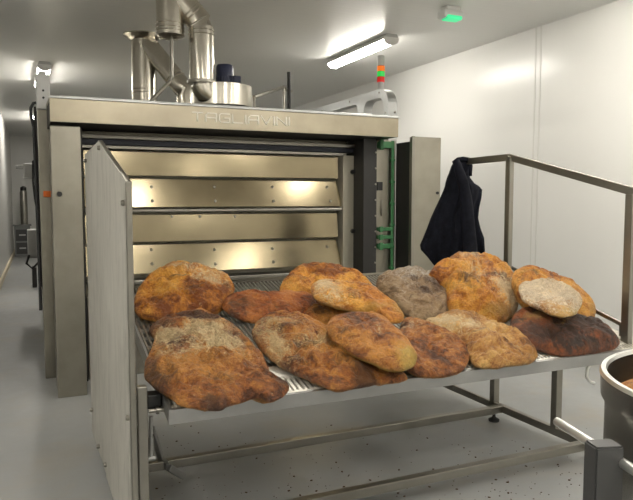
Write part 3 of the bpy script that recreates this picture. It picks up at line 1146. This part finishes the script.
# front
loaf('largest flat loaf, floury and scorched, at the front left corner', 3.03, 130, 255,
     [(60, 220), (120, 190), (200, 168), (250, 180), (300, 210), (360, 260), (400, 310), (420, 345), (428, 370), (480, 396), (470, 424), (427, 444), (385, 432), (345, 441), (300, 456), (270, 473), (210, 464), (160, 456), (130, 436), (82, 402), (45, 370), (44, 330), (58, 298), (75, 258)],
     .10, crust(11, *BROWN, flour=(.72, .57, .32)), patches=[('f', -.1, .50, .80, .26, 1.15), ('f', .15, .15, .5, .20, 1.3), ('f', -.5, .1, .4, .2, .7), ('f', .5, .0, .2, .3, .5), ('b', .1, .85, .6, .12, .8), ('b', -.35, .22, .5, .06, .8), ('b', -.9, -.25, .25, .3, .8), ('b', -.3, -.85, .25, .2, .8), ('b', .9, -.5, .25, .25, 1.0), ('b', .05, -.15, .25, .12, .5), ('b', -.55, .8, .5, .2, .6), ('b', .55, .25, .3, .25, .4), ('b', -.15, -.5, .4, .18, .4), ('p', .55, -.95, .25, .12, .9)], seed=11, amp=.013)
loaf('long brown creased loaf lying diagonally at the front centre', 3.45, 240, 255,
     [(40, 272), (55, 240), (90, 207), (130, 195), (190, 205), (260, 230), (300, 255), (325, 290), (360, 325), (420, 370), (480, 382), (540, 405), (578, 425), (540, 436), (470, 442), (400, 456), (350, 466), (300, 456), (220, 421), (150, 386), (90, 346), (58, 310)],
     .10, crust(12, *BROWN, flour=(.66, .50, .26), wr=34), patches=[('f', -.75, .35, .3, .6, .9), ('f', -.45, .75, .5, .25, .85), ('f', -.05, .1, .5, .3, .6), ('b', -.35, .05, .4, .12, .8), ('b', -.5, .5, .4, .08, .7), ('b', -.7, -.2, .25, .2, .7), ('b', .25, -.65, .25, .25, .95), ('b', .15, -.3, .2, .2, .6), ('b', .5, -.3, .2, .2, .6), ('p', .1, -.9, .8, .15, .6)], seed=12, amp=.013)
# stacked
loaf('oval golden loaf with a floury left end lying on the back middle loaf', 3.45, 240, 255,
     [(243, 120), (255, 100), (300, 92), (370, 98), (425, 106), (482, 130), (532, 166), (560, 198), (565, 220), (545, 232), (508, 228), (452, 204), (400, 190), (350, 178), (300, 165), (258, 148)],
     .085, crust(13, *GOLD, wr=30), w0=.085, patches=[('f', -.7, .45, .4, .7, 1.0), ('p', .75, -.75, .35, .3, 1.3), ('b', -.1, .0, .3, .3, .6), ('p', .1, -.6, .7, .15, .8)], seed=13, amp=.008)
loaf('plump amber loaf with a pale yellow base resting on the long creased loaf', 3.45, 240, 255,
     [(300, 242), (325, 216), (370, 205), (440, 206), (500, 226), (550, 270), (590, 320), (611, 350), (600, 380), (560, 393), (510, 389), (460, 370), (400, 345), (345, 311), (308, 280)],
     .10, crust(14, *BROWN, side=(.60, .42, .09)), w0=.075, patches=[('p', .55, -.95, .5, .35, 1.5), ('b', -.8, .0, .3, .5, .5), ('f', -.3, .6, .15, .15, .5), ('f', .15, .0, .08, .1, .5)], seed=14, amp=.009)
loaf('flat white floured loaf lying on top of the back right loaf', 2.407, 370, 245,
     [(357, 102), (370, 88), (410, 87), (450, 90), (490, 110), (509, 135), (500, 160), (470, 173), (438, 168), (400, 150), (368, 133)],
     .07, crust(15, *TAN_, side=(.52, .38, .10), flour=(.86, .74, .54)), w0=.135, patches=[('f', 0, .1, 1.1, .95, 1.6), ('p', .2, -.9, .6, .22, 1.0)], seed=15, amp=.012)

# flour spilt on the front plate
bm = B()
rnd = random.Random(3)
for cx, cy, rr, nn in ((290, 384, .13, 900), (278, 372, .08, 250), (318, 392, .06, 120), (480, 366, .06, 120), (545, 352, .12, 400), (585, 348, .12, 300), (395, 378, .08, 120), (430, 378, .05, 60), (165, 400, .04, 40), (610, 345, .07, 90)):
    q = deck_at(cx, cy, 0)
    for i in range(nn):
        a, r = rnd.uniform(0, 2 * PI), rr * rnd.random() ** .6
        u, v = q.x + math.cos(a) * r * 1.3, q.y + math.sin(a) * r * .6
        if not (.02 < v < .35 and U0 + .02 < u < U1):
            continue
        s = rnd.uniform(.002, .009)
        w = -.0055 + s * .2 if v < .128 else s * .2
        P = D(u, v, w)
        r_ = bmesh.ops.create_icosphere(bm, subdivisions=1, radius=s)
        bmesh.ops.transform(bm, matrix=Matrix.Translation(P) @ DR.to_4x4() @ Matrix.Diagonal((1.5, 1.3, .35, 1)), verts=r_['verts'])
f = obj('spilt_flour', bm, 'flour')
tag(f, 'white flour spilt on the front edge of the sloping table', 'flour', None, 'stuff')

# crumbs on the floor under the table
bm = B()
for i in range(420):
    px, py = rnd.uniform(155, 590), rnd.uniform(425, 500)
    q = at(px, py, z=0)
    if rnd.random() > (py - 405) / 90:
        continue
    s = rnd.choice((.0015, .002, .002, .0025, .003, .005))
    r_ = bmesh.ops.create_icosphere(bm, subdivisions=1, radius=s)
    bmesh.ops.transform(bm, matrix=Matrix.Translation((q.x, q.y, s * .6)) @ Matrix.Rotation(rnd.uniform(0, 3), 4, 'Z') @ Matrix.Diagonal((1.5, 1, .6, 1)), verts=r_['verts'])
f = obj('floor_crumbs', bm, 'crumb')
tag(f, 'dark toasted crumbs scattered on the grey floor under the table', 'crumbs', None, 'stuff')

# ------------------------------------------------------------------ jacket on the handrail
JY = 3.62
jc = Vector((XR, JY, 1.57))
prof = [  # (py, left px, right px, depth)
    (159, 460, 468, .030), (161.5, 454, 470, .055), (166, 451.5, 470.5, .075), (172, 449.5, 469, .08), (178, 447.5, 469.5, .08), (183, 446, 474, .08), (186, 445, 479, .08),
    (190, 443.5, 482, .08), (198, 440, 481, .085), (208, 435.5, 478.5, .085), (218, 431, 477.5, .085), (228, 427, 480, .085),
    (238, 423, 483.5, .085), (245, 420, 484.5, .085), (250, 421, 484.5, .08), (257, 427, 484, .08), (264, 433, 484, .075), (269, 438, 484, .06), (272, 441, 483, .03)]
VD = Vector((FWD.x, FWD.y, 0)).normalized()
bm = B()
NK = 96
rings = []
for i, (py, l, r, dp) in enumerate(prof):
    d0 = (jc - EYE).dot(FWD)
    pl = EYE + ray(l, py) * d0
    pr_ = EYE + ray(r, py) * d0
    cc = (pl + pr_) / 2
    hw = (pr_ - pl) / 2
    f = i / (len(prof) - 1)
    ring = []
    for k in range(NK):
        a = 2 * PI * k / NK
        x = math.cos(a)
        y = math.sin(a)
        pos = x * hw.length
        fold = (math.sin(pos * 62 + 1.5 * math.sin(f * 5) + (0 if y < 0 else 2)) * .5 + math.sin(pos * 110 + f * 3) * .3) * min(1, f * 2.2 + .12)
        yy = math.copysign(abs(y) ** .7, y) * dp * .75 + fold * .028 * (1 if abs(y) > .15 else abs(y) / .15) * (1 if y < 0 else -1)
        p = cc + hw * x + VD * yy
        p.z += noise.noise(p * 9) * .008
        ring.append(bm.verts.new(p))
    rings.append(ring)
for a, b in zip(rings, rings[1:]):
    for k in range(NK):
        bm.faces.new((a[k], a[(k + 1) % NK], b[(k + 1) % NK], b[k]))
bm.faces.new(rings[0])
bm.faces.new(rings[-1][::-1])
jroot = thing('jacket', (jc.x, jc.y, 1.57), 'dark navy work jacket hung over the handrail by the right wall', 'jacket')
bo = obj('body', bm, 'cloth', jroot, True)
# hanging sleeve fold on the front and collar over the rail
bm = B()
d1 = (jc - EYE).dot(FWD) - .10
sl = [(456, 160, .022), (459, 170, .030), (463, 183, .036), (466, 200, .040), (468, 222, .042), (470, 246, .045), (471, 268, .04)]
tube(bm, [EYE + ray(a, b) * (d1 - .01 * i) for i, (a, b, r) in enumerate(sl)], [r for a, b, r in sl], 18)
obj('sleeve', bm, 'cloth', jroot, True)
bm = B()
cl = [(453, 163), (458, 160), (463, 159.5), (468, 160), (470, 166), (470.5, 176)]
tube(bm, [EYE + ray(a, b) * (d1 + .06) for a, b in cl], [.012, .018, .02, .02, .018, .010], 12)
obj('collar', bm, 'cloth', jroot, True)

# ------------------------------------------------------------------ steel bowl with its stand
bc = Vector((1.585, .885, 0))
RB = .40
zr_ = .884
t = thing('mixing_bowl', (bc.x, bc.y, .0), 'large round stainless steel bowl at the right front of the table', 'bowl')
bm = B()
lathe(bm, bc, [(RB - .005, zr_), (RB, zr_ - .006), (RB - .002, zr_ - .06), (RB - .012, zr_ - .065), (RB - .012, .36), (RB - .04, .28), (RB - .12, .22), (.002, .20),
               (.002, .215), (RB - .13, .24), (RB - .055, .30), (RB - .018, .37), (RB - .016, zr_ - .006)], 96, True)
obj('shell', bm, 'bowl', t, True)
bm = B()
lathe(bm, bc, [(RB - .016, zr_ - .006), (RB - .013, zr_ + .003), (RB - .002, zr_ + .003), (RB + .002, zr_ - .006)], 96, True)
obj('rim', bm, 'chrome', t, True)
bm = B()
for k in range(3):
    a = k * 2 * PI / 3 + .5
    p = bc + Vector((math.cos(a), math.sin(a), 0)) * .26
    tube(bm, [(p.x, p.y, .0), (p.x, p.y, .235)], .03, 14)
obj('base', bm, 'darksteel', t, True)
# frame beside the bowl
ZP = .80
q = at(604, 443, z=ZP)
t = thing('rod_stand', (q.x, q.y, 0), 'grey square post with a bright round rod in front of the steel bowl', 'stand')
ax = Vector((math.sin(math.radians(18)), math.cos(math.radians(18)), 0))
bx_ = Vector((ax.y, -ax.x, 0))
W2 = .027
a_, b_ = W2 * .9, W2 * 1.15
cs = [q + ax * i * a_ + bx_ * j * b_ for i, j in ((-1, -1), (-1, 1), (1, 1), (1, -1))]
bm = B()
prism(bm, [(c.x, c.y, 0) for c in cs], (0, 0, ZP))
bmesh.ops.bevel(bm, geom=bm.edges[:], offset=.004, segments=2, affect='EDGES')
obj('post', bm, 'boxgrey', t)
r0, r1 = at(557, 421.5, z=ZP - .035), at(633, 469.5, z=ZP - .035)
dv = (r1 - r0)
bm = B()
tube(bm, [r0, r0 + dv * 1.9], .0105, 18)
obj('rod', bm, 'chrome', t, True)

# loaf in the bowl
mb = crust(20, *GOLD)
bm = B()
r_ = bmesh.ops.create_icosphere(bm, subdivisions=4, radius=1)
for v in r_['verts']:
    p = v.co.copy()
    p *= 1 + .10 * noise.fractal(p * 2.2 + Vector((4, 2, 1)), 1, 2, 4)
    v.co = Vector((p.x * .105, p.y * .10, p.z * .05))
o = obj('bread_loaf', bm, mb, None, True)
o.location = (1.45, 1.12, .80)
tag(o, 'golden loaf piece lying inside the large steel bowl', 'bread')
# dough mass that carries it
bm = B()
lathe(bm, bc, [(.05, .222), (.24, .245), (RB - .075, .32), (RB - .05, .40), (RB - .045, .70), (.30, .765), (.05, .77)], 48)
for v in bm.verts:
    if v.co.z > .45:
        v.co.z += .03 * noise.noise(v.co * 9)
o = obj('bread_pieces', bm, mb, None, True)
tag(o, 'heap of broken bread filling the large steel bowl', 'bread', None, 'stuff')

# ------------------------------------------------------------------ things down the left passage
q = at(22, 254, z=0)
yy = 16.6
t = thing('storage_unit', (.12, yy, 0), 'low grey storage unit with two drawers at the end of the left passage', 'cabinet')
xa, xb = at(14.5, 240, y=yy).x, at(30.5, 240, y=yy).x
zt = at(22, 226, y=yy).z
obj('carcass', box(B(), xa, xb, yy, yy + .4, .0, zt, .008), 'crateg', t)
obj('top', box(B(), xa - .03, xb + .03, yy - .03, yy + .42, zt, zt + .03, .004), 'crateg', t)
for k in range(2):
    za = .06 + k * (zt - .1) / 2
    d = obj('drawer', box(B(), xa + .03, xb - .03, yy - .012, yy + .02, za, za + (zt - .1) / 2 - .04, .004), 'boxgrey', t)
    obj('handle', box(B(), (xa + xb) / 2 - .07, (xa + xb) / 2 + .07, yy - .03, yy - .01, za + .12, za + .15, .003), 'greyp', d)
t = thing('steel_canister', ((xa + xb) / 2, yy + .2, zt + .03), 'tall narrow steel canister standing on the grey storage unit', 'container')
xc, xd = at(20, 200, y=yy).x, at(27.5, 200, y=yy).x
rr = (xd - xc) / 2
bm = B()
lathe(bm, ((xc + xd) / 2, yy + .18, 0), [(rr, zt + .03), (rr, at(22, 192, y=yy).z), (rr * .8, at(22, 190, y=yy).z)], 24)
obj('body', bm, 'frame', t, True)
bm = B()
zz = at(22, 190, y=yy).z
lathe(bm, ((xc + xd) / 2, yy + .18, 0), [(rr * .85, zz - .01), (rr * .85, zz + .06), (rr * .3, zz + .09)], 20)
obj('lid', bm, 'darksteel', t, True)
t = obj('tool_box', box(B(), .20, .262, 10.6, 10.9, 0, .30, .01), 'darksteel')
tag(t, 'small dark box on the floor beside the left side of the oven', 'box')

# ------------------------------------------------------------------ world + view
w = bpy.data.worlds.new('world')
S.world = w
w.use_nodes = True
w.node_tree.nodes['Background'].inputs[0].default_value = (.5, .5, .5, 1)
w.node_tree.nodes['Background'].inputs[1].default_value = .05
S.view_settings.view_transform = 'Standard'
S.view_settings.look = 'None'
S.view_settings.gamma = 1
S.view_settings.use_curve_mapping = False
S.view_settings.exposure = 0.34
S.cycles.use_denoising = True
S.cycles.max_bounces = 10
S.cycles.sample_clamp_indirect = 6
